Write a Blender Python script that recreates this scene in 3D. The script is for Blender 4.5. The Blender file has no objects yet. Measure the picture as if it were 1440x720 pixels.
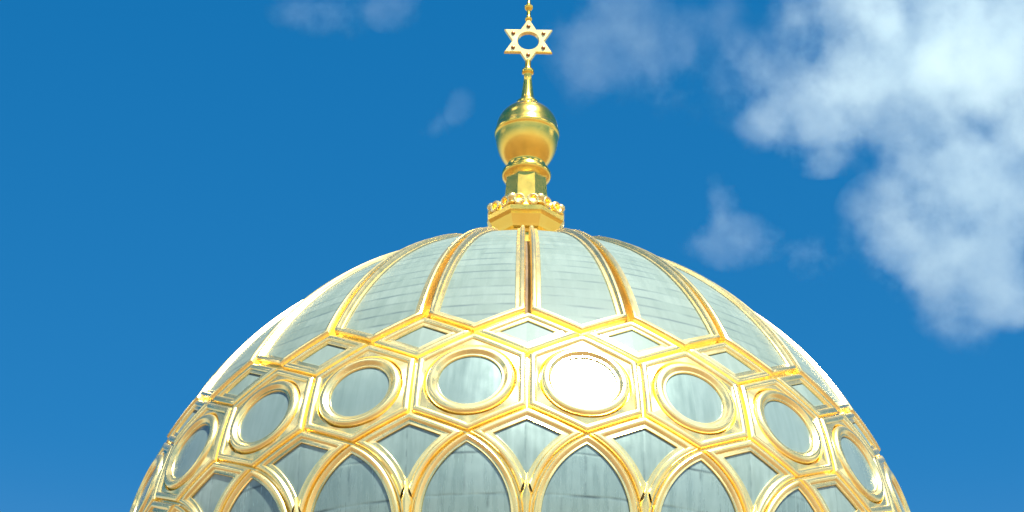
import bpy, bmesh, math, random
import numpy as np
from mathutils import Vector, Matrix

random.seed(7)
R = math.radians
PI = math.pi
C = bpy.context.scene.collection
SC = bpy.context.scene

# ------------------------------------------------------------------ camera
S = 9.0            # dome radius in metres (all dome numbers below are in dome radii)
EYE = 1.6          # camera height
D = 6.7837
pitch, roll, yaw = 0.539846, 0.01684, -0.005355
PH0 = 0.00926      # turn of the dome about its axis
cam = bpy.data.cameras.new('camera')
co = bpy.data.objects.new('camera', cam); C.objects.link(co)
fw = Vector((math.sin(yaw)*math.cos(pitch), math.cos(yaw)*math.cos(pitch), math.sin(pitch)))
rt = Vector((math.cos(yaw), -math.sin(yaw), 0)); up = rt.cross(fw)
r2 = rt*math.cos(roll) + up*math.sin(roll); u2 = -rt*math.sin(roll) + up*math.cos(roll)
M = Matrix((r2, u2, -fw)).transposed().to_4x4()
EYEP = Vector((0, -D*S, EYE))
M.translation = EYEP
co.matrix_world = M
cam.sensor_width = 36; cam.lens = 36*4062.6/1440
cam.clip_start = 0.5; cam.clip_end = 60000
SC.camera = co

def ray(px, py):                      # world direction of a photo pixel (used to find how high and where clouds stand)
    return (fw*4062.6 + r2*(px-720) + u2*(360-py)).normalized()

# ------------------------------------------------------------------ light
SUN_EL, SUN_X = 63.0, 24.0            # degrees; sun high behind the camera, a little to the right
az = R(SUN_X)
sd = Vector((math.sin(az)*math.cos(R(SUN_EL)), -math.cos(az)*math.cos(R(SUN_EL)), math.sin(R(SUN_EL))))
sun = bpy.data.lights.new('sun', 'SUN'); sun.energy = 5.0; sun.angle = R(0.53); sun.color = (1, .95, .86)
so = bpy.data.objects.new('sun', sun); C.objects.link(so); so.location = (0, -40, 90)
so.rotation_euler = (-sd).to_track_quat('-Z', 'Y').to_euler()
w = bpy.data.worlds.new('World'); SC.world = w; w.use_nodes = True
nt = w.node_tree; nt.nodes.clear()
sky = nt.nodes.new('ShaderNodeTexSky'); sky.sky_type = 'NISHITA'; sky.sun_disc = False
sky.sun_elevation = R(SUN_EL); sky.sun_rotation = R(180-SUN_X)
sky.altitude = 0; sky.air_density = 1.0; sky.dust_density = 0.3; sky.ozone_density = 2.0
hs = nt.nodes.new('ShaderNodeHueSaturation'); hs.inputs['Hue'].default_value = .493; hs.inputs['Saturation'].default_value = 1.45
hs.inputs['Value'].default_value = .80
bg = nt.nodes.new('ShaderNodeBackground'); bg.inputs['Strength'].default_value = 0.050
wo = nt.nodes.new('ShaderNodeOutputWorld')
nt.links.new(sky.outputs[0], hs.inputs['Color']); 
# the air whitens towards the horizon (below what the camera sees)
wtc = nt.nodes.new('ShaderNodeTexCoord'); wsx = nt.nodes.new('ShaderNodeSeparateXYZ'); nt.links.new(wtc.outputs['Generated'], wsx.inputs[0])
wmr = nt.nodes.new('ShaderNodeMapRange'); wmr.interpolation_type = 'SMOOTHSTEP'
wmr.inputs['From Min'].default_value = .46; wmr.inputs['From Max'].default_value = 0.0; nt.links.new(wsx.outputs['Z'], wmr.inputs['Value'])
wmx = nt.nodes.new('ShaderNodeMix'); wmx.data_type = 'RGBA'; wmx.inputs[7].default_value = (4.6, 4.7, 4.6, 1)
nt.links.new(wmr.outputs[0], wmx.inputs[0]); nt.links.new(hs.outputs[0], wmx.inputs[6]); nt.links.new(wmx.outputs[2], bg.inputs[0])
nt.links.new(bg.outputs[0], wo.inputs[0])
SC.view_settings.view_transform = 'Standard'; SC.view_settings.look = 'None'
SC.view_settings.exposure = 2.0; SC.view_settings.gamma = 1
SC.render.engine = 'CYCLES'
SC.cycles.volume_bounces = 3; SC.cycles.volume_max_steps = 512; SC.cycles.volume_step_rate = .4
SC.cycles.max_bounces = 8; SC.cycles.glossy_bounces = 5

# ------------------------------------------------------------------ materials
def mat(name):
    m = bpy.data.materials.new(name); m.use_nodes = True
    return m, m.node_tree, m.node_tree.nodes['Principled BSDF']
def node(t, kind, **kw):
    n = t.nodes.new(kind)
    for k, v in kw.items():
        if k.startswith('_'): setattr(n, k[1:], v)
        else: n.inputs[k.replace('__', ' ')].default_value = v
    return n

def gold_mat(name, rough, col=(1.0, .70, .22), bump=.25, metal=.93):
    m, t, b = mat(name)
    tc = node(t, 'ShaderNodeTexCoord')
    n1 = node(t, 'ShaderNodeTexNoise', _noise_dimensions='4D', Scale=1.3, Detail=5.0, Roughness=.65)
    n2 = node(t, 'ShaderNodeTexNoise', _noise_dimensions='4D', Scale=3.5, Detail=4.0)
    oi = node(t, 'ShaderNodeObjectInfo'); om = node(t, 'ShaderNodeMath', _operation='MULTIPLY'); om.inputs[1].default_value = 60.0
    t.links.new(oi.outputs['Random'], om.inputs[0]); t.links.new(om.outputs[0], n1.inputs['W']); t.links.new(om.outputs[0], n2.inputs['W'])
    t.links.new(tc.outputs['Object'], n1.inputs['Vector']); t.links.new(tc.outputs['Object'], n2.inputs['Vector'])
    cr = node(t, 'ShaderNodeValToRGB'); e = cr.color_ramp.elements
    e[0].position = .3; e[0].color = (col[0]*.92, col[1]*.84, col[2]*.66, 1); e[1].position = .68; e[1].color = (*col, 1)
    t.links.new(n1.outputs[0], cr.inputs[0]); t.links.new(cr.outputs[0], b.inputs['Base Color'])
    mr = node(t, 'ShaderNodeMapRange'); mr.inputs['To Min'].default_value = rough*.75; mr.inputs['To Max'].default_value = rough*1.3
    t.links.new(n2.outputs[0], mr.inputs['Value']); t.links.new(mr.outputs[0], b.inputs['Roughness'])
    bp = node(t, 'ShaderNodeBump', Strength=bump, Distance=.02)
    t.links.new(n2.outputs[0], bp.inputs['Height']); t.links.new(bp.outputs[0], b.inputs['Normal'])
    b.inputs['Metallic'].default_value = metal
    return m
GOLD = gold_mat('gilded_copper', .25, (1.0, .83, .38), .006, .95)
GOLD2 = gold_mat('gilded_finial', .20, (1.0, .70, .14), .02, 1.0)

def zinc_mat(name, bw, bh, mortar, line, vert, rough=.34, metal=.55, k=1.0):
    """weathered zinc sheet; seams follow the UV layout (u across, v down the dome, in metres)"""
    m, t, b = mat(name)
    tc = node(t, 'ShaderNodeTexCoord'); uv = node(t, 'ShaderNodeUVMap', _uv_map='UVMap')
    oi = node(t, 'ShaderNodeObjectInfo')
    # copies share one mesh: shift the pattern per copy
    mulr = node(t, 'ShaderNodeVectorMath', _operation='SCALE'); mulr.inputs['Scale'].default_value = 37.0
    cx = node(t, 'ShaderNodeCombineXYZ'); t.links.new(oi.outputs['Random'], cx.inputs[0])
    t.links.new(oi.outputs['Random'], cx.inputs[2])
    t.links.new(cx.outputs[0], mulr.inputs[0])
    ad = node(t, 'ShaderNodeVectorMath', _operation='ADD'); t.links.new(uv.outputs[0], ad.inputs[0]); t.links.new(mulr.outputs[0], ad.inputs[1])
    wob = node(t, 'ShaderNodeTexNoise', Scale=1.1, Detail=2.0); t.links.new(ad.outputs[0], wob.inputs['Vector'])
    wsc = node(t, 'ShaderNodeVectorMath', _operation='SCALE'); wsc.inputs['Scale'].default_value = .06
    t.links.new(wob.outputs['Color'], wsc.inputs[0])
    uvw = node(t, 'ShaderNodeVectorMath', _operation='ADD'); t.links.new(uv.outputs[0], uvw.inputs[0]); t.links.new(wsc.outputs[0], uvw.inputs[1])
    sp = node(t, 'ShaderNodeSeparateXYZ'); t.links.new(uvw.outputs[0], sp.inputs[0])
    def mth(op, a, b=None, c=None, **k):
        n = node(t, 'ShaderNodeMath', _operation=op, **k)
        for i, q in enumerate((a, b, c)):
            if q is None: continue
            if isinstance(q, (int, float)): n.inputs[i].default_value = q
            else: t.links.new(q, n.inputs[i])
        return n.outputs[0]
    vv = mth('DIVIDE', sp.outputs['Y'], bh)
    fl = mth('FLOOR', vv)
    dv = mth('MULTIPLY', mth('PINGPONG', vv, .5), bh)
    lh = mth('SUBTRACT', 1.0, mth('DIVIDE', dv, mortar, _use_clamp=True))
    uu = mth('ADD', mth('DIVIDE', sp.outputs['X'], bw), mth('MULTIPLY', mth('MODULO', fl, 2.0), .5))
    du = mth('MULTIPLY', mth('PINGPONG', mth('ADD', uu, .5 if bw > 20 else .0), .5), bw)
    lv = mth('MULTIPLY', mth('SUBTRACT', 1.0, mth('DIVIDE', du, mortar, _use_clamp=True)), .5 if bw < 20 else 0.0)
    lines = mth('MAXIMUM', lh, lv)
    wn = node(t, 'ShaderNodeTexWhiteNoise', _noise_dimensions='3D')
    cc = node(t, 'ShaderNodeCombineXYZ'); t.links.new(fl, cc.inputs[1]); t.links.new(mth('FLOOR', uu), cc.inputs[0]); t.links.new(oi.outputs['Random'], cc.inputs[2])
    t.links.new(cc.outputs[0], wn.inputs['Vector'])
    sheet = node(t, 'ShaderNodeMix', _data_type='RGBA'); t.links.new(wn.outputs['Value'], sheet.inputs[0])
    sheet.inputs[6].default_value = (.36*k, .52*k, .48*k, 1); sheet.inputs[7].default_value = (.43*k, .60*k, .555*k, 1)
    # horizontal seam breaks up along its length
    bmp = node(t, 'ShaderNodeMapping'); bmp.inputs['Scale'].default_value = (.8, 3.0, 1.0); t.links.new(ad.outputs[0], bmp.inputs[0])
    brk = node(t, 'ShaderNodeTexNoise', Scale=1.5, Detail=2.0); t.links.new(bmp.outputs[0], brk.inputs['Vector'])
    bk = node(t, 'ShaderNodeMapRange'); bk.inputs['From Min'].default_value = .38; bk.inputs['From Max'].default_value = .62
    t.links.new(brk.outputs[0], bk.inputs['Value'])
    # streaks running down the sheet
    mp = node(t, 'ShaderNodeMapping'); mp.inputs['Scale'].default_value = (3.2, .35, 1.0)
    t.links.new(ad.outputs[0], mp.inputs[0])
    st = node(t, 'ShaderNodeTexNoise', Scale=2.2, Detail=4.0, Roughness=.6); t.links.new(mp.outputs[0], st.inputs['Vector'])
    cr = node(t, 'ShaderNodeValToRGB'); e = cr.color_ramp.elements
    e[0].position = .32; e[0].color = (.72, .76, .75, 1); e[1].position = .66; e[1].color = (1, 1, 1, 1)
    t.links.new(st.outputs[0], cr.inputs[0])
    mx = node(t, 'ShaderNodeMix', _data_type='RGBA', _blend_type='MULTIPLY'); mx.inputs[0].default_value = vert
    t.links.new(sheet.outputs[2], mx.inputs[6]); t.links.new(cr.outputs[0], mx.inputs[7])
    mo = node(t, 'ShaderNodeMix', _data_type='RGBA'); mo.inputs[7].default_value = (.04, .065, .07, 1)
    fa = mth('MULTIPLY', mth('MULTIPLY', lines, bk.outputs[0]), line)
    t.links.new(fa, mo.inputs[0]); t.links.new(mx.outputs[2], mo.inputs[6])
    t.links.new(mo.outputs[2], b.inputs['Base Color'])
    b.inputs['Metallic'].default_value = metal
    mr = node(t, 'ShaderNodeMapRange'); mr.inputs['To Min'].default_value = rough*.8; mr.inputs['To Max'].default_value = rough*1.25
    t.links.new(st.outputs[0], mr.inputs['Value']); t.links.new(mr.outputs[0], b.inputs['Roughness'])
    bp = node(t, 'ShaderNodeBump', Strength=.12, Distance=.02); t.links.new(mth('SUBTRACT', 1.0, lines), bp.inputs['Height'])
    bp2 = node(t, 'ShaderNodeBump', Strength=.20, Distance=.10); t.links.new(wob.outputs[0], bp2.inputs['Height'])
    t.links.new(bp.outputs[0], bp2.inputs['Normal']); t.links.new(bp2.outputs[0], b.inputs['Normal'])
    return m
Z_GORE = zinc_mat('zinc_gore', 90., .40, .058, 1.0, .6, .6, .04, .23)
Z_KITE = zinc_mat('zinc_kite', 1.7, 90., .03, .8, .9, .30, .4, .45)
Z_GORE.node_tree.nodes['Principled BSDF'].inputs['Specular IOR Level'].default_value = .12
Z_PANE = zinc_mat('zinc_pane', 90., 90.0, .008, .3, .6, .55, .05, .27)
Z_PANE.node_tree.nodes['Principled BSDF'].inputs['Specular IOR Level'].default_value = .14
Z_DISC = zinc_mat('zinc_disc', 90., 90.0, .008, .3, .6, .24, .5, .48)
Z_ARCH = zinc_mat('zinc_arch', .95, .92,   .045, .9, .75, .27, .5, .52)
def flat_mat(name, c1, c2, sc, rough=.8, metal=0):
    m, t, b = mat(name)
    tc = node(t, 'ShaderNodeTexCoord'); n = node(t, 'ShaderNodeTexNoise', Scale=sc, Detail=6.0)
    t.links.new(tc.outputs['Object'], n.inputs['Vector'])
    cr = node(t, 'ShaderNodeValToRGB'); e = cr.color_ramp.elements
    e[0].position = .35; e[0].color = (*c1, 1); e[1].position = .65; e[1].color = (*c2, 1)
    t.links.new(n.outputs[0], cr.inputs[0]); t.links.new(cr.outputs[0], b.inputs['Base Color'])
    b.inputs['Roughness'].default_value = rough; b.inputs['Metallic'].default_value = metal
    return m
SHELLM = flat_mat('dark_underlay', (.035, .024, .012), (.07, .045, .02), 2, .85, 0)
GROUNDM = flat_mat('city_ground', (.05, .032, .02), (.10, .065, .04), .02)
HOLE_BROWN = flat_mat('hole_shade_brown', (.20, .09, .03), (.30, .14, .05), 4, .4, .7)  # dark of the star's recessed holes, put into the colour
BRICK = flat_mat('ochre_brick', (.30, .17, .09), (.42, .27, .15), 1.2)

# ------------------------------------------------------------------ helpers
def link(name, me, parent=None):
    o = bpy.data.objects.new(name, me); C.objects.link(o)
    if parent: o.parent = parent
    return o
def finish(bm, m, sharp=32):
    bmesh.ops.recalc_face_normals(bm, faces=bm.faces)
    for f in bm.faces: f.smooth = True
    for e in bm.edges:
        if len(e.link_faces) == 2 and e.calc_face_angle(0) > R(sharp): e.smooth = False
    me = bpy.data.meshes.new('m'); bm.to_mesh(me); bm.free(); me.materials.append(m)
    return me
def tag(o, label=None, cat=None, group=None, kind=None):
    if label: o['label'] = label
    if cat: o['category'] = cat
    if group: o['group'] = group
    if kind: o['kind'] = kind
    return o
def empty(name, loc):
    o = bpy.data.objects.new(name, None); C.objects.link(o); o.location = loc; return o
def copy_tree(o, rz, parent):
    c = o.copy(); C.objects.link(c); c.parent = parent
    c.rotation_euler = (0, 0, rz)
    for ch in o.children:
        d = ch.copy(); C.objects.link(d); d.parent = c
    return c

# ------------------------------------------------------------------ dome profile
ZC = 2.95
pts = [(1.0356, 2.9916), (1.0306, 3.0584), (1.014, 3.1432), (.9984, 3.2164), (.9684, 3.2889), (.921, 3.37), (.867, 3.463), (.787, 3.588),
       (.685, 3.697), (.55, 3.812), (.39, 3.921)]
tt = np.array([math.atan2(z-ZC, r) for r, z in pts]); rr = np.array([math.hypot(r, z-ZC) for r, z in pts])
pf = np.polyfit(tt, rr, 3)
ts = np.linspace(PI/2, -.50, 1600)
prof = []
for t in ts:
    rho = np.polyval(pf, max(t, 0.0)) if t < 1.2 else np.polyval(pf, 1.2)+(t-1.2)*.03
    prof.append((rho*math.cos(t), ZC + rho*math.sin(t)))
prof = np.array(prof)
k_ = np.ones(61)/61
for _ in range(2):
    pad = np.concatenate([np.repeat(prof[:1], 30, 0), prof, np.repeat(prof[-1:], 30, 0)])
    sm = np.stack([np.convolve(pad[:, i], k_, 'valid') for i in (0, 1)], 1); sm[:40] = prof[:40]; sm[-40:] = prof[-40:]
    prof = sm
seg = np.hypot(*np.diff(prof, axis=0).T); SS = np.concatenate([[0], np.cumsum(seg)])   # arc length from the apex downwards
def rz(s): return float(np.interp(s, SS, prof[:, 0])), float(np.interp(s, SS, prof[:, 1]))
def s_of_z(z): return float(np.interp(-z, -prof[:, 1], SS))
def P(phi, s, h):
    r, z = rz(s); ra, za = rz(s-.01); rb, zb = rz(s+.01)
    tx, tz = rb-ra, zb-za; L = math.hypot(tx, tz); nx, nz = -tz/L, tx/L
    h -= .007
    r += h*nx; z += h*nz
    return (r*math.sin(phi)*S, -r*math.cos(phi)*S, z*S)
N = 24; H = PI/N                              # half a bay
sA, sB, sC, sD, sE = (s_of_z(z) for z in (3.3605, 3.289, 3.2164, 3.058, 2.9916))
sF = s_of_z(3.1395)
S_END = SS[-1] - .01
dome = empty('golden_dome', (0, 0, EYE)); dome.rotation_euler = (0, 0, PH0)
tag(dome, 'great gilded dome of zinc panels in a golden lattice filling the lower picture', 'dome')

# half curves run down or up one side of a cell as (x metric, s); mirrored about the cell axis
def loft(rows, closed, m, flip=False):
    """rows: list of lists of 3D points -> quads"""
    bm = bmesh.new(); V = [[bm.verts.new(p) for p in r] for r in rows]
    n = len(rows[0])
    for a, b in zip(V, V[1:]):
        for i in range(n if closed else n-1):
            j = (i+1) % n
            try: bm.faces.new((a[i], a[j], b[j], b[i]))
            except ValueError: pass
    bmesh.ops.remove_doubles(bm, verts=bm.verts, dist=1e-5)
    return bm
def orient_out(me):
    c = 0
    for p in me.polygons:
        v = Vector((p.center.x, p.center.y, p.center.z-ZC*S)); c += p.area*(1 if p.normal.dot(v) > 0 else -1)
    if c < 0: me.flip_normals()
def densify(poly, step, closed):
    out = []
    n = len(poly)
    for i in range(n if closed else n-1):
        a, b = np.array(poly[i]), np.array(poly[(i+1) % n])
        k = max(1, int(math.ceil(np.hypot(*(b-a))/step)))
        for j in range(k): out.append(tuple(a+(b-a)*j/k))
    if not closed: out.append(tuple(poly[-1]))
    return out
def offset(poly, d, closed, maxm=2.6):
    """inward offset (to the left of travel) with mitres; poly in metric 2-D"""
    n = len(poly); out = []
    for i in range(n):
        p = np.array(poly[i])
        a = np.array(poly[i-1]) if (closed or i > 0) else None
        b = np.array(poly[(i+1) % n]) if (closed or i < n-1) else None
        ns = []
        for q0, q1 in ((a, p), (p, b)):
            if q0 is None or q1 is None: continue
            t = q1-q0; L = np.hypot(*t); ns.append(np.array((-t[1], t[0]))/L)
        if len(ns) == 1: nn = ns[0]
        else:
            nn = ns[0]+ns[1]; nn /= np.hypot(*nn); nn = nn*min(maxm, 1/max(.1, nn.dot(ns[0])))
        out.append(tuple(p+nn*d))
    return out
# shaped section of the gilded mouldings: (distance from the lattice line, height)
SEC = [(.0, -.0085), (.0026, -.008), (.0036, .000), (.0048, .0055), (.008, .0095), (.0115, .0112), (.0155, .0108), (.019, .0070), (.0208, .0025)]
RL = .62                                      # relief of the lower mouldings
def section(w):
    return [(d, h*RL if h > 0 else h) for d, h in SEC] + [(w-.0055, .0016), (w-.0014, .0024), (w-.0004, .0012), (w, -.003), (w+.0005, -.016)]
HP = -.0015                                   # level of the zinc
def frame_mesh(poly, w, closed, phi0=None, sec=None, step=.02, inner=None, rref=None):
    """poly in (phi, s). Offsets are taken in the surface metric."""
    sec = sec or section(w)
    def to_m(p): return (p[0]*(rref or rz(p[1])[0]), p[1])
    pm = densify([to_m(p) for p in poly], step, closed)
    rows = []
    for d, h in sec:
        if inner is None: q = offset(pm, d, closed)
        else: q = [(a[0]+(b[0]-a[0])*d/w, a[1]+(b[1]-a[1])*d/w) for a, b in zip(pm, inner)]
        rows.append([P(x/(rref or rz(s)[0]), s, h) for x, s in q])
    me = finish(loft(rows, closed, None), GOLD); orient_out(me)
    last = offset(pm, w, closed) if inner is None else inner
    return me, last
def pane_mesh(half, m, rref=None, nx=10, h=HP, u0=0):
    """half: list of (x, s) with x >= 0, monotone in s, in metric; fills between -x and x"""
    bm = bmesh.new(); uvl = bm.loops.layers.uv.new('UVMap'); rows = []
    for x, s in half:
        r = rref or rz(s)[0]
        rows.append([(bm.verts.new(P(x*k/nx/r, s, h)), (x*k/nx*S+u0, s*S)) for k in range(-nx, nx+1)])
    for a, b in zip(rows, rows[1:]):
        for i in range(2*nx):
            q = (a[i], a[i+1], b[i+1], b[i])
            try: f = bm.faces.new([v for v, _ in q])
            except ValueError: continue
            for l, (_, uv) in zip(f.loops, q): l[uvl].uv = uv
    bmesh.ops.remove_doubles(bm, verts=bm.verts, dist=1e-5)
    me = finish(bm, m); orient_out(me); return me
def half_of(curve):
    """right-hand half of a mirrored closed curve, ordered by s"""
    h = sorted([(max(0, x), s) for x, s in curve if x > -1e-6], key=lambda q: q[1])
    return h
VIS = range(-12, 12)                          # all 24 bays
def around(first, half_phase, name_parent=dome):
    """put copies of a part (with its sub-parts) in every bay"""
    for k in VIS:
        a = (k+(.5 if half_phase else 0))*2*PI/N
        if k == 0: first.rotation_euler = (0, 0, a)
        else: copy_tree(first, a, dome)

# shell under everything
bm = bmesh.new()
rows = [[P(2*PI*i/96, s, -.03) for i in range(96)] for s in np.linspace(.06, S_END, 60)]
me = finish(loft(rows, True, None), SHELLM); orient_out(me); link('shell', me, dome)

WR = .032
# 1 rhombic panels (on the rib axis)
rA, rB, rC, rD, rE = (rz(s)[0] for s in (sA, sB, sC, sD, sE))
poly = [(0, sA), (-H, sB), (0, sC), (H, sB)]
def ccw(poly, closed=True, inside=None):
    a = 0
    for i in range(len(poly)):
        x0, y0 = poly[i]; x1, y1 = poly[(i+1) % len(poly)]; a += x0*y1-x1*y0
    return poly if a > 0 else poly[::-1]
me, last = frame_mesh(ccw(poly), WR, True, rref=rB)
f = link('rhombic_frame', me, dome)
link('zinc_pane', pane_mesh(half_of(last), Z_PANE, rref=rB), f)
around(f, False)

# 2 hexagonal panels with a round opening (between ribs)
INR = .132
def hexpt(th):
    rF = rz(sF)[0]
    hx = [(0, sB-sF), (H*rF, sC-sF), (H*rF, sD-sF), (0, sE-sF), (-H*rF, sD-sF), (-H*rF, sC-sF)]
    d = (math.sin(th), -math.cos(th)); best = 9
    for i in range(6):
        a, b = hx[i], hx[(i+1) % 6]; ex, ey = b[0]-a[0], b[1]-a[1]
        den = d[0]*ey-d[1]*ex
        if abs(den) < 1e-9: continue
        t = (a[0]*ey-a[1]*ex)/den; u = (a[0]*d[1]-a[1]*d[0])/den
        if t > 0 and -1e-6 <= u <= 1+1e-6: best = min(best, t)
    return best
rF = rz(sF)[0]
ths = sorted(set([round(i*2*PI/120, 6) for i in range(120)] + [round(math.atan2(x, -y) % (2*PI), 6) for x, y in
      [(0, sB-sF), (H*rF, sC-sF), (H*rF, sD-sF), (0, sE-sF), (-H*rF, sD-sF), (-H*rF, sC-sF)]]))
rows = []
for d, h in SEC:
    rows.append([(hexpt(t)*(1-d/INR), t, h*RL if h > 0 else h) for t in ths])
for rho, h in [(.1085, .004), (.1072, .002), (.1062, -.012), (.1040, -.012), (.1030, .001), (.1010, .0065), (.097, .0098), (.092, .0110), (.087, .0105), (.084, .0080),
               (.0815, .0045), (.0795, .0030), (.0750, .0030), (.0738, .0014), (.0733, -.003), (.0731, -.016)]:
    rows.append([(min(rho, hexpt(t)*(1-.0216/INR)), t, h) for t in ths])
def hexP(rho, t, h):
    x = rho*math.sin(t); s = sF-rho*math.cos(t)
    # the lattice corners follow the meridians, the ring stays a true circle
    wgt = min(1, max(0, (rho-.105)/.02)); rr_ = rF
    return P(x/rr_, s, h)
me = finish(loft([[hexP(*p) for p in r] for r in rows], True, None), GOLD); orient_out(me)
f = link('round_window_frame', me, dome)
half = [(0.0733*math.sin(t), sF-.0733*math.cos(t)) for t in np.linspace(0, PI, 40)]
link('zinc_disc', pane_mesh(half, Z_DISC, rref=rF, h=-.001), f)
around(f, True)

# 3 pointed arches (between ribs): boundary from the spring up to the apex
HS = H*rz(s_of_z(2.85))[0] - .0105             # half span at the spring
sSP = sE + .212
hgt = sSP-sE
rho = (HS**2+hgt**2)/(2*HS)
arc = []
for j in range(25):
    a = math.asin(hgt/rho)*(1-j/24)           # apex -> spring
    arc.append((HS-rho+rho*math.cos(a), sSP-rho*math.sin(a)))
arc[0] = (0, sE)
right = arc + [(HS, sSP+.03), (HS*.985, sSP+.10), (HS*.955, S_END)]
rAr = rz(s_of_z(2.85))[0]
left = [(-x, s) for x, s in right[1:]][::-1]
curve = [(x/rAr, s) for x, s in left+right]
WA = .0232
secA = [(.0, -.0085), (.0026, -.008), (.0036, .000), (.0046, .0036), (.0065, .0058), (.0095, .0068), (.0125, .0058), (.0150, .0030), (.0170, .0014), (.0222, .0020), (.0228, .0008),
        (WA, -.003), (WA+.0004, -.016)]
def inside_left(poly):                         # travelling up the left side, apex, down the right: interior lies to the left or right
    return poly[::-1]
me, last = frame_mesh(curve, WA, False, sec=secA, rref=rAr, step=.015)
if abs(last[len(last)//2][1]) < sE:            # offset went outward: reverse travel
    me, last = frame_mesh(curve[::-1], WA, False, sec=secA, rref=rAr, step=.015)
f = link('arch_frame', me, dome)
link('zinc_pane', pane_mesh(half_of(last), Z_ARCH, rref=rAr), f)
around(f, True)

# 4 kite panels between the arches, under the vertical bars (on the rib axis)
def kite_outer():
    pts_ = [(0, sD)]
    k = 10
    for j in range(1, k+1): pts_.append((H*rAr*j/k, sD+(sE-sD)*j/k))
    for x, s in arc[1:]: pts_.append((H*rAr-x, s))
    return pts_
ko = [q for q in kite_outer() if q[1] <= sSP-.050]
kx, ks = ko[-1]
# inner outline = points at least WR from both lattice lines
def inner_half():
    # upper edge offset
    e = np.array((H*rAr, sE-sD)); e /= np.hypot(*e); nrm = np.array((-e[1], e[0]))  # points to larger s
    line_p = np.array((0, sD))+nrm*WR
    cx, cy = H*rAr-(HS-rho), sSP               # centre of the arc seen from the kite axis
    ra_ = rho+WR*.92
    out = []
    top = sD + WR/abs(nrm[1])
    # corner of line and arc
    best = None
    for q in np.linspace(0, .2, 2001):
        p = line_p+e*q
        if math.hypot(p[0]-cx, p[1]-cy) < ra_: best = p; break
    n1, n2 = 11, len(ko)-11
    for j in range(n1): out.append(tuple(np.array((0, top))*(1-j/(n1-1))+best*(j/(n1-1))))
    a0 = math.atan2(best[1]-cy, best[0]-cx); a1 = math.acos(max(-1, min(1, -cx/ra_)))
    a1 = -a1 if a0 < 0 else a1
    for j in range(1, n2+1):
        a = a0+(a1-a0)*j/n2; out.append((max(0, cx+ra_*math.cos(a)), cy+ra_*math.sin(a)))
    return out
ki = inner_half()
fullo = [(-x, s) for x, s in ko[::-1] if x > 1e-6] + ko
fulli = [(-x, s) for (x, s), (xo, _) in list(zip(ki, ko))[::-1] if xo > 1e-6] + ki
rows = []
for d, h in section(WR):
    rows.append([P((a[0]+(b[0]-a[0])*d/WR)/rAr, a[1]+(b[1]-a[1])*d/WR, h) for a, b in zip(fullo, fulli)])
me = finish(loft(rows, False, None), GOLD); orient_out(me)
f = link('kite_frame', me, dome)
link('zinc_pane', pane_mesh(half_of(ki), Z_KITE, rref=rAr), f)
around(f, False)
# bar running down between two arches from the tip of the kite
prt = [(-1, -.007), (-.84, -.007), (-.80, .002), (-.4, .009), (0, .0112), (.4, .009), (.80, .002), (.84, -.007), (1, -.007)]
rows = []
edge = [(.0004, ki[-1][1]-.003), (kx*.5, (ki[-1][1]+ks)/2)] + [(H*rAr-x, s) for x, s in right if s > ks-.001]
for u, h in prt: rows.append([P(u*x/rAr, s, h) for x, s in edge])
me = finish(loft(rows, False, None), GOLD); orient_out(me)
f = link('arch_mullion', me, dome); around(f, False)

# 5 tall upper gores with their ribs: each gore frame carries half of both neighbouring ribs
WG = .031
secG = [(-1, -.029), (.0064, -.029), (.0067, .000), (.0076, .0060), (.0095, .0098), (.013, .0115), (.0170, .0110), (.0200, .0070), (.0218, .0026), (.0295, .0024), (.0305, .0010),
        (WG, -.004), (WG+.0004, -.016)]
sT = .17
side = [(1, s) for s in np.linspace(sA, sT, 26)]
rows = []
def gore_row(d, h):
    dv = max(0, d); d = .0064 if d < 0 else d
    L = []
    tv = np.array((H*(rA+rB)/2, sA-sB)); L_ = np.hypot(*tv); c = tv[0]/L_; tanv = tv[1]/tv[0]    # V edge slope (negative: rises outwards)
    for j in range(9):                         # V from centre to the corner
        u = j/8
        s0 = sB+(sA-sB)*u - dv/c
        lim = H-d/rz(sA)[0]
        L.append((u*lim, s0+(sB-sA)*u*(d/rz(sA)[0]/H)*1.0))
    s_corner = L[-1][1]
    for j in range(1, 27):
        s = s_corner+(sT-s_corner)*j/26
        q = d*(1 - .35*(j/26)**2)              # ribs grow a little slimmer towards the top
        L.append((max(.0, H-q/rz(s)[0]), s))
    return L
rows2d = [gore_row(d, h) for d, h in secG]
full = []
for (d, h), L in zip(secG, rows2d):
    hv = [max(h, -.0085) if j < 9 and h < -.02 and d < .01 else h for j in range(len(L))]
    full.append([P(-x, s, q) for (x, s), q in list(zip(L, hv))[::-1]][:-1] + [P(x, s, q) for (x, s), q in zip(L, hv)])
me = finish(loft(full, False, None), GOLD); orient_out(me)
f = link('gore_frame', me, dome)
L = gore_row(WG, 0)
bm = bmesh.new(); uvl = bm.loops.layers.uv.new('UVMap'); rws = []; nx = 8
for x, s in L:
    r = rz(s)[0]; rws.append([(bm.verts.new(P(x*k/nx, s, HP)), (x*k/nx*r*S, s*S)) for k in range(-nx, nx+1)])
for a, b in zip(rws, rws[1:]):
    for i in range(2*nx):
        q = (a[i], a[i+1], b[i+1], b[i]); fc = bm.faces.new([v for v, _ in q])
        for l, (_, uv) in zip(fc.loops, q): l[uvl].uv = uv
bmesh.ops.remove_doubles(bm, verts=bm.verts, dist=1e-5)
me = finish(bm, Z_GORE); orient_out(me)
link('zinc_gore', me, f)
around(f, True)

# small bright rivet plate on one gore
bm = bmesh.new(); bmesh.ops.create_uvsphere(bm, u_segments=16, v_segments=8, radius=.05)
o = link('rivet_cap', finish(bm, GOLD2), dome)
o.location = P(PI/N*1.02, s_of_z(3.60), -.008)
o.data.materials[0] = Z_PANE

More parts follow.
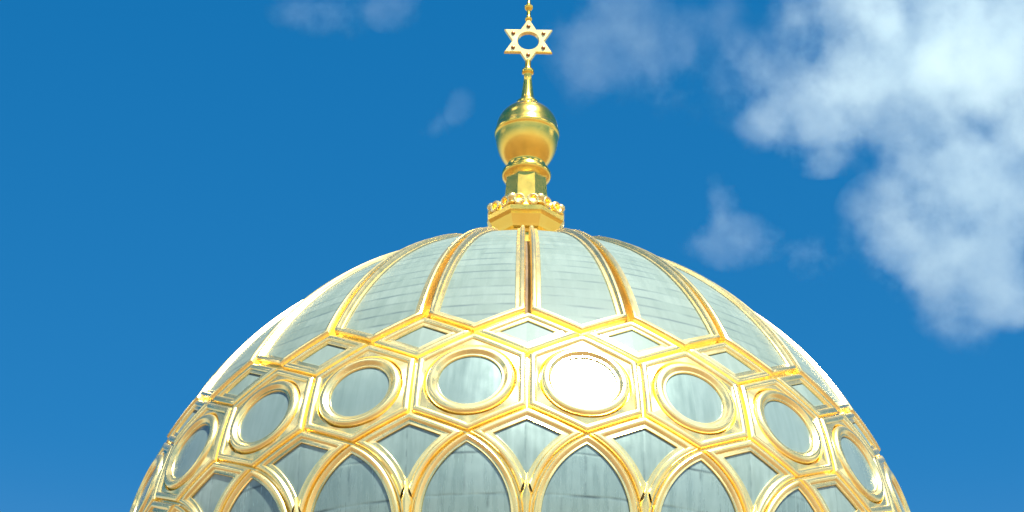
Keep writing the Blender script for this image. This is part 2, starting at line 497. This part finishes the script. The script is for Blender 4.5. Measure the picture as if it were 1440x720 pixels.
# ------------------------------------------------------------------ finial
def lathe(profile, seg, rot=0.0, m=GOLD2, sharp=32):
    bm = bmesh.new(); k = 1/math.cos(PI/seg) if seg <= 12 else 1
    rows = [[(r*k*S*math.sin(rot+2*PI*i/seg), -r*k*S*math.cos(rot+2*PI*i/seg), z*S) for i in range(seg)] for r, z in profile]
    V = [[bm.verts.new(p) for p in r] for r in rows]
    for a, b in zip(V, V[1:]):
        for i in range(seg): bm.faces.new((a[i], a[(i+1) % seg], b[(i+1) % seg], b[i]))
    bm.faces.new(V[0][::-1]); bm.faces.new(V[-1])
    return finish(bm, m, sharp)
ZF = 4.00
fin = empty('finial', (0, 0, EYE)); fin.rotation_euler = (0, 0, PH0*.3)
tag(fin, 'gilded finial with ball and six pointed star standing on top of the dome', 'finial')
link('plinth', lathe([(.125, 3.965), (.110, 4.0), (.085, 4.02), (.076, 4.05), (.074, 4.097)], 8, PI/8), fin)
link('octagonal_base', lathe([(.076, 4.098), (.079, 4.106), (.085, 4.112), (.088, 4.122), (.095, 4.140), (.0965, 4.145), (.100, 4.149), (.103, 4.154), (.103, 4.168), (.099, 4.172),
                              (.092, 4.175), (.072, 4.180), (.067, 4.195)], 8, PI/8, sharp=15), fin)
# crown of scroll ornaments on the eight corners and in the middle of the faces
def scroll(rad):
    bm = bmesh.new()
    path = []
    for j in range(25):
        a = -PI*.6+2*PI*1.05*j/24; q = rad*(1-.25*j/24)
        path.append((math.cos(a)*q, math.sin(a)*q))
    rr_ = rad*.36; V = []
    for j, (x, z) in enumerate(path):
        a = -PI*.6+2*PI*1.05*j/24
        V.append([bm.verts.new((x+rr_*math.cos(b)*math.cos(a), rr_*1.5*math.sin(b), z+rr_*math.cos(b)*math.sin(a))) for b in np.linspace(0, 2*PI, 9)[:-1]])
    for a, b in zip(V, V[1:]):
        for i in range(8): bm.faces.new((a[i], a[(i+1) % 8], b[(i+1) % 8], b[i]))
    bm.faces.new(V[0]); bm.faces.new(V[-1][::-1])
    return bm
sc_bm = scroll(.0150*S)
scr = finish(sc_bm, GOLD)
bm = bmesh.new()
prf = [(.004, -.016), (.010, -.012), (.0065, -.006), (.013, .002), (.0145, .008), (.010, .015), (.003, .018)]
V = [[bm.verts.new((r*S*math.cos(2*PI*i/10), r*S*math.sin(2*PI*i/10), z*S)) for i in range(10)] for r, z in prf]
for a, b in zip(V, V[1:]):
    for i in range(10): bm.faces.new((a[i], a[(i+1) % 10], b[(i+1) % 10], b[i]))
bm.faces.new(V[0][::-1]); bm.faces.new(V[-1])
knob = finish(bm, GOLD, 60)
for k in range(8):
    a = 2*PI*k/8
    ra = .094/math.cos(PI/8)
    o = link('corner_knob', knob, fin); o.location = (ra*S*math.sin(a+PI/8), -ra*S*math.cos(a+PI/8), 4.190*S)
    o.rotation_euler = (0, 0, a)
    for sg in (-1, 1):
        o = link('scroll_ornament', scr, fin)
        x, y = sg*.0185*S, -.097*S
        o.location = (x*math.cos(a)-y*math.sin(a), x*math.sin(a)+y*math.cos(a), 4.188*S)
        o.rotation_euler = (0, 0, a); 
        if sg < 0: o.scale = (-1, 1, 1)
link('shaft', lathe([(.067, 4.195), (.0635, 4.205), (.060, 4.215), (.058, 4.25), (.0555, 4.29), (.0545, 4.306), (.057, 4.312)], 8, PI/8, sharp=15), fin)
link('collar', lathe([(.054, 4.306), (.058, 4.310), (.0655, 4.316), (.0685, 4.323), (.0685, 4.330), (.066, 4.337), (.060, 4.341), (.053, 4.345), (.051, 4.352), (.053, 4.360)], 64), fin)
ball = [(.050, 4.356), (.054, 4.362), (.062, 4.372), (.0705, 4.386), (.078, 4.402), (.0835, 4.420), (.0865, 4.438), (.0875, 4.450), (.0885, 4.4535),
        (.0908, 4.457), (.0915, 4.463), (.0908, 4.469), (.0885, 4.4725), (.0870, 4.476)]
for j in range(1, 15):
    a = PI/2*j/14*.86; ball.append((.0868*math.cos(a)+.000, 4.478+.082*math.sin(a)))
ball.append((.020, 4.560))
link('ball', lathe(ball, 72, sharp=50), fin)
link('stem', lathe([(.026, 4.548), (.031, 4.554), (.0325, 4.562), (.031, 4.570), (.024, 4.576), (.0195, 4.584), (.0175, 4.594), (.0155, 4.612), (.0125, 4.640), (.0105, 4.666), (.012, 4.669),
                    (.0165, 4.672), (.0175, 4.677), (.0165, 4.682), (.011, 4.685), (.009, 4.692), (.008, 4.715)], 40), fin)
# star
def star_r(th, Rt):
    a = (th % (PI/3)); a = min(a, PI/3-a)      # angle from a tip direction
    # edge from tip (Rt,0) to notch (Rt/sqrt3, 30 deg)
    x0, y0 = Rt, 0; x1, y1 = Rt/math.sqrt(3)*math.cos(PI/6), Rt/math.sqrt(3)*math.sin(PI/6)
    dx, dy = math.cos(a), math.sin(a); ex, ey = x1-x0, y1-y0
    return (x0*ey-y0*ex)/(dx*ey-dy*ex)
Rt, Rh, T = .0795, .0300, .007
bm = bmesh.new(); n = 120; rows = []
for rf, y in [('i', T), ('o1', T), ('o', T*.6), ('o', -T*.6), ('o1', -T), ('i1', -T), ('i', -T*.7), ('i', T)]:
    row = []
    for i in range(n):
        th = 2*PI*i/n
        q = {'i': Rh, 'i1': Rh+.002, 'o': star_r(th, Rt), 'o1': star_r(th, Rt-.0035)}[rf]
        row.append(bm.verts.new((q*S*math.sin(th), y*S, q*S*math.cos(th))))
    rows.append(row)
for a, b in zip(rows, rows[1:]):
    for i in range(n): bm.faces.new((a[i], a[(i+1) % n], b[(i+1) % n], b[i]))
bmesh.ops.remove_doubles(bm, verts=bm.verts, dist=1e-5)
star = link('six_pointed_star', finish(bm, GOLD, 20), fin); star.location = (0, 0, 4.781*S)
bm = bmesh.new(); bmesh.ops.create_uvsphere(bm, u_segments=16, v_segments=8, radius=.0062*S)
hole_bead = finish(bm, HOLE_BROWN)  # brown beads in place of dark holes; the shade is in their colour
for k in range(6):
    o = link('hole_bead', hole_bead, star); a = PI/3*k
    o.location = (.050*S*math.sin(a), -T*S, .050*S*math.cos(a)); o.scale = (1, .8, 1)
link('tip_rod', lathe([(.006, 4.852), (.0095, 4.856), (.0105, 4.861), (.0075, 4.866), (.0062, 4.872), (.0056, 4.890), (.0095, 4.894), (.0125, 4.900), (.0125, 4.904), (.009, 4.909),
                       (.006, 4.913), (.0045, 4.925), (.004, 4.96), (.008, 4.972), (.009, 4.98), (.005, 4.99), (.001, 5.03)], 24), fin)

# ------------------------------------------------------------------ building below the frame and ground
r_end, z_end = rz(S_END)
t = empty('synagogue_tower', (0, 0, 0)); tag(t, 'ochre brick drum and tower carrying the gilded dome', 'building')
def lathe_abs(profile, seg, m):
    me = lathe([(r, z) for r, z in profile], seg, PI/seg, m); return me
zb = z_end
o = link('drum', lathe_abs([(r_end-.02, 2.0), (r_end-.02, zb-.02)], 48, BRICK), t); o.location.z = EYE
o = link('base_cornice', lathe_abs([(r_end-.01, zb-.05), (r_end+.04, zb-.03), (r_end+.05, zb), (r_end+.01, zb+.015)], 96, GOLD), t); o.location.z = EYE
o = link('tower_wall', lathe_abs([(1.25, -EYE/S), (1.25, 1.93), (1.33, 1.96), (1.33, 2.01), (.9, 2.04)], 12, BRICK), t); o.location.z = EYE
me = bpy.data.meshes.new('g'); G = 30000
me.from_pydata([(-G, -G, 0), (G, -G, 0), (G, G, 0), (-G, G, 0)], [], [(0, 1, 2, 3)]); me.materials.append(GROUNDM)
tag(link('ground', me), kind='structure')

# ------------------------------------------------------------------ clouds: thin volumes of droplets high above the city
def cloud(label, blobs, dist, dens, rough=.66, nscale=.015, detail=9.0, thr=.42, gain=2.6, g=0.0, col=(.79, .945, .92, 1)):
    """blobs: (photo x, photo y, half width px, half height px, weight). Each cloud is a closed hull; the density fades out inside it."""
    px = dist/4062.6
    cen = EYEP + ray(blobs[0][0], blobs[0][1])*dist
    bm = bmesh.new(); data = []
    for k, (x, y, wx, wy, wt) in enumerate(blobs):
        p = EYEP + ray(x, y)*(dist*(1+.03*math.sin(k*2.3))) - cen
        a, b, d = wx*px, wy*px*1.15, (wx+wy)*.42*px
        data.append((p, a, b, d, wt))
        t = bmesh.new(); bmesh.ops.create_icosphere(t, subdivisions=4, radius=1)
        for v in t.verts:
            v.co = Vector((p.x+v.co.x*a*.97, p.y+v.co.y*d*.97, p.z+v.co.z*b*.97))
        mtmp = bpy.data.meshes.new('t'); t.to_mesh(mtmp); t.free(); bm.from_mesh(mtmp); bpy.data.meshes.remove(mtmp)
    me = bpy.data.meshes.new('cloud'); bm.to_mesh(me); bm.free()
    o = bpy.data.objects.new('cloud', me); C.objects.link(o); o.location = cen
    if len(blobs) > 1:                       # fuse the lobes into one hull
        md = o.modifiers.new('fuse', 'REMESH'); md.mode = 'VOXEL'; md.voxel_size = 5*px
        dg = bpy.context.evaluated_depsgraph_get(); new = bpy.data.meshes.new_from_object(o.evaluated_get(dg))
        o.modifiers.clear(); o.data = new
    tag(o, label, 'cloud', 'clouds in the blue sky')
    m = bpy.data.materials.new('cloud'); m.use_nodes = True; t = m.node_tree; t.nodes.clear()
    out = t.nodes.new('ShaderNodeOutputMaterial'); pv = t.nodes.new('ShaderNodeVolumePrincipled')
    pv.inputs['Color'].default_value = col; pv.inputs['Anisotropy'].default_value = g
    tc = t.nodes.new('ShaderNodeTexCoord')
    cur = None
    wn = node(t, 'ShaderNodeTexNoise', Scale=nscale*.8/ (dist/3000), Detail=3.0); t.links.new(tc.outputs['Object'], wn.inputs['Vector'])
    sb = node(t, 'ShaderNodeVectorMath', _operation='SUBTRACT'); sb.inputs[1].default_value = (.5, .5, .5); t.links.new(wn.outputs['Color'], sb.inputs[0])
    scl = node(t, 'ShaderNodeVectorMath', _operation='SCALE'); scl.inputs['Scale'].default_value = 55*dist/3000; t.links.new(sb.outputs[0], scl.inputs[0])
    wp = node(t, 'ShaderNodeVectorMath', _operation='ADD'); t.links.new(tc.outputs['Object'], wp.inputs[0]); t.links.new(scl.outputs[0], wp.inputs[1])
    for p, a, b, d, wt in data:
        v = node(t, 'ShaderNodeVectorMath', _operation='SUBTRACT'); v.inputs[1].default_value = p; t.links.new(wp.outputs[0], v.inputs[0])
        q = node(t, 'ShaderNodeVectorMath', _operation='DIVIDE'); q.inputs[1].default_value = (a, d, b); t.links.new(v.outputs[0], q.inputs[0])
        l = node(t, 'ShaderNodeVectorMath', _operation='LENGTH'); t.links.new(q.outputs[0], l.inputs[0])
        mr = node(t, 'ShaderNodeMapRange'); mr.inputs['From Min'].default_value = .97; mr.inputs['From Max'].default_value = 0.0
        mr.inputs['To Max'].default_value = wt; t.links.new(l.outputs['Value'], mr.inputs['Value'])
        if cur is None: cur = mr
        else:
            mx = node(t, 'ShaderNodeMath', _operation='MAXIMUM'); t.links.new(cur.outputs[0], mx.inputs[0]); t.links.new(mr.outputs[0], mx.inputs[1]); cur = mx
    n1 = node(t, 'ShaderNodeTexNoise', Scale=nscale/(dist/3000), Detail=detail, Roughness=rough); t.links.new(tc.outputs['Object'], n1.inputs['Vector'])
    nm = node(t, 'ShaderNodeMapRange'); nm.clamp = False
    nm.inputs['From Min'].default_value = .25; nm.inputs['From Max'].default_value = .75; nm.inputs['To Min'].default_value = -thr-.42; nm.inputs['To Max'].default_value = .95-thr
    t.links.new(n1.outputs[0], nm.inputs['Value'])
    ad = node(t, 'ShaderNodeMath', _operation='ADD'); t.links.new(nm.outputs[0], ad.inputs[0]); t.links.new(cur.outputs[0], ad.inputs[1])
    # nothing outside the lobes
    gt = node(t, 'ShaderNodeMapRange'); gt.inputs['From Max'].default_value = .25; t.links.new(cur.outputs[0], gt.inputs['Value'])
    gn = node(t, 'ShaderNodeMath', _operation='MULTIPLY'); gn.inputs[1].default_value = gain; t.links.new(ad.outputs[0], gn.inputs[0]); ad = gn
    cl = node(t, 'ShaderNodeMath', _operation='MULTIPLY', _use_clamp=True); t.links.new(ad.outputs[0], cl.inputs[0]); t.links.new(gt.outputs[0], cl.inputs[1])
    ds = node(t, 'ShaderNodeMath', _operation='MULTIPLY'); t.links.new(cl.outputs[0], ds.inputs[0]); ds.inputs[1].default_value = dens*.125/(dist/3000)
    t.links.new(ds.outputs[0], pv.inputs['Density']); t.links.new(pv.outputs[0], out.inputs['Volume'])
    o.data.materials.clear(); o.data.materials.append(m)
    return o
cloud('broad broken white cloud bank spreading over the upper right corner',
      [(1290, 90, 200, 130, 1), (1150, 165, 110, 85, .95), (1410, 70, 190, 150, 1), (1340, 260, 160, 130, .95), (1390, 390, 140, 110, .95), (1230, 0, 170, 100, .8),
       (1440, 230, 120, 120, .9), (1075, 170, 50, 50, .6), (1250, 300, 80, 60, .6), (1290, 350, 110, 80, .75), (1180, 60, 130, 110, .6), (1060, 110, 90, 100, .35)], 3000, .021, thr=.34)
cloud('faint wisp of cloud just right of the star', [(870, 35, 115, 95, .72), (940, 100, 110, 80, .45), (820, 100, 80, 70, .4), (980, 40, 110, 90, .4)], 3400, .008, thr=.36)
cloud('small ragged cloud low beside the right shoulder of the dome', [(1030, 335, 85, 45, .9), (1015, 290, 35, 50, .7), (1120, 350, 100, 50, .5), (1010, 250, 30, 35, .4)], 2700, .014)
cloud('small bright puff at the top edge left of the star', [(550, 5, 60, 42, .9), (460, 5, 100, 50, .5)], 3200, .010)
cloud('tiny thin wisp left of the ball of the finial', [(648, 148, 28, 34, .95), (620, 175, 40, 25, .4)], 2900, .010)

# unseen white clouds, added behind and beside the camera to brighten the gilding
def added_far_cloud(az, el, wx, wy, k):
    d = Vector((math.sin(R(az))*math.cos(R(el)), -math.cos(R(az))*math.cos(R(el)), math.sin(R(el))))*3200
    bm = bmesh.new(); rnd = random.Random(k)
    for j in range(9):
        c = Vector((rnd.uniform(-.7, .7)*wx, rnd.uniform(-.6, .6)*wx, rnd.uniform(-.35, .5)*wy)); r = rnd.uniform(.45, .75)
        t = bmesh.new(); bmesh.ops.create_icosphere(t, subdivisions=3, radius=1)
        for v in t.verts: v.co = Vector((c.x+v.co.x*wx*r*.7, c.y+v.co.y*wx*r*.7, c.z+v.co.z*wy*r))
        q = bpy.data.meshes.new('t'); t.to_mesh(q); t.free(); bm.from_mesh(q); bpy.data.meshes.remove(q)
    return bm, d
FC = bpy.data.materials.new('added_cloud_far'); FC.use_nodes = True; t_ = FC.node_tree; t_.nodes.clear()
o_ = t_.nodes.new('ShaderNodeOutputMaterial'); v_ = t_.nodes.new('ShaderNodeVolumePrincipled')
v_.inputs['Color'].default_value = (.98, .98, .98, 1); v_.inputs['Anisotropy'].default_value = .35; v_.inputs['Density'].default_value = .007
t_.links.new(v_.outputs[0], o_.inputs['Volume'])
big = bmesh.new()
for k, (a, e, wx, wy) in enumerate([(-95, 28, 700, 330), (-55, 36, 650, 300), (-15, 30, 600, 260), (62, 32, 700, 300), (100, 26, 600, 300), (-75, 62, 420, 200), (20, 34, 380, 180)]):
    b_, d_ = added_far_cloud(a, e, wx, wy, k)
    for v in b_.verts: v.co += d_
    q = bpy.data.meshes.new('t'); b_.to_mesh(q); b_.free(); big.from_mesh(q); bpy.data.meshes.remove(q)
me = bpy.data.meshes.new('added_cloud_field'); big.to_mesh(me); big.free(); me.materials.append(FC)
tag(link('added_cloud_field', me), 'unseen white clouds added out of view to brighten the gilding', 'clouds', kind='stuff')
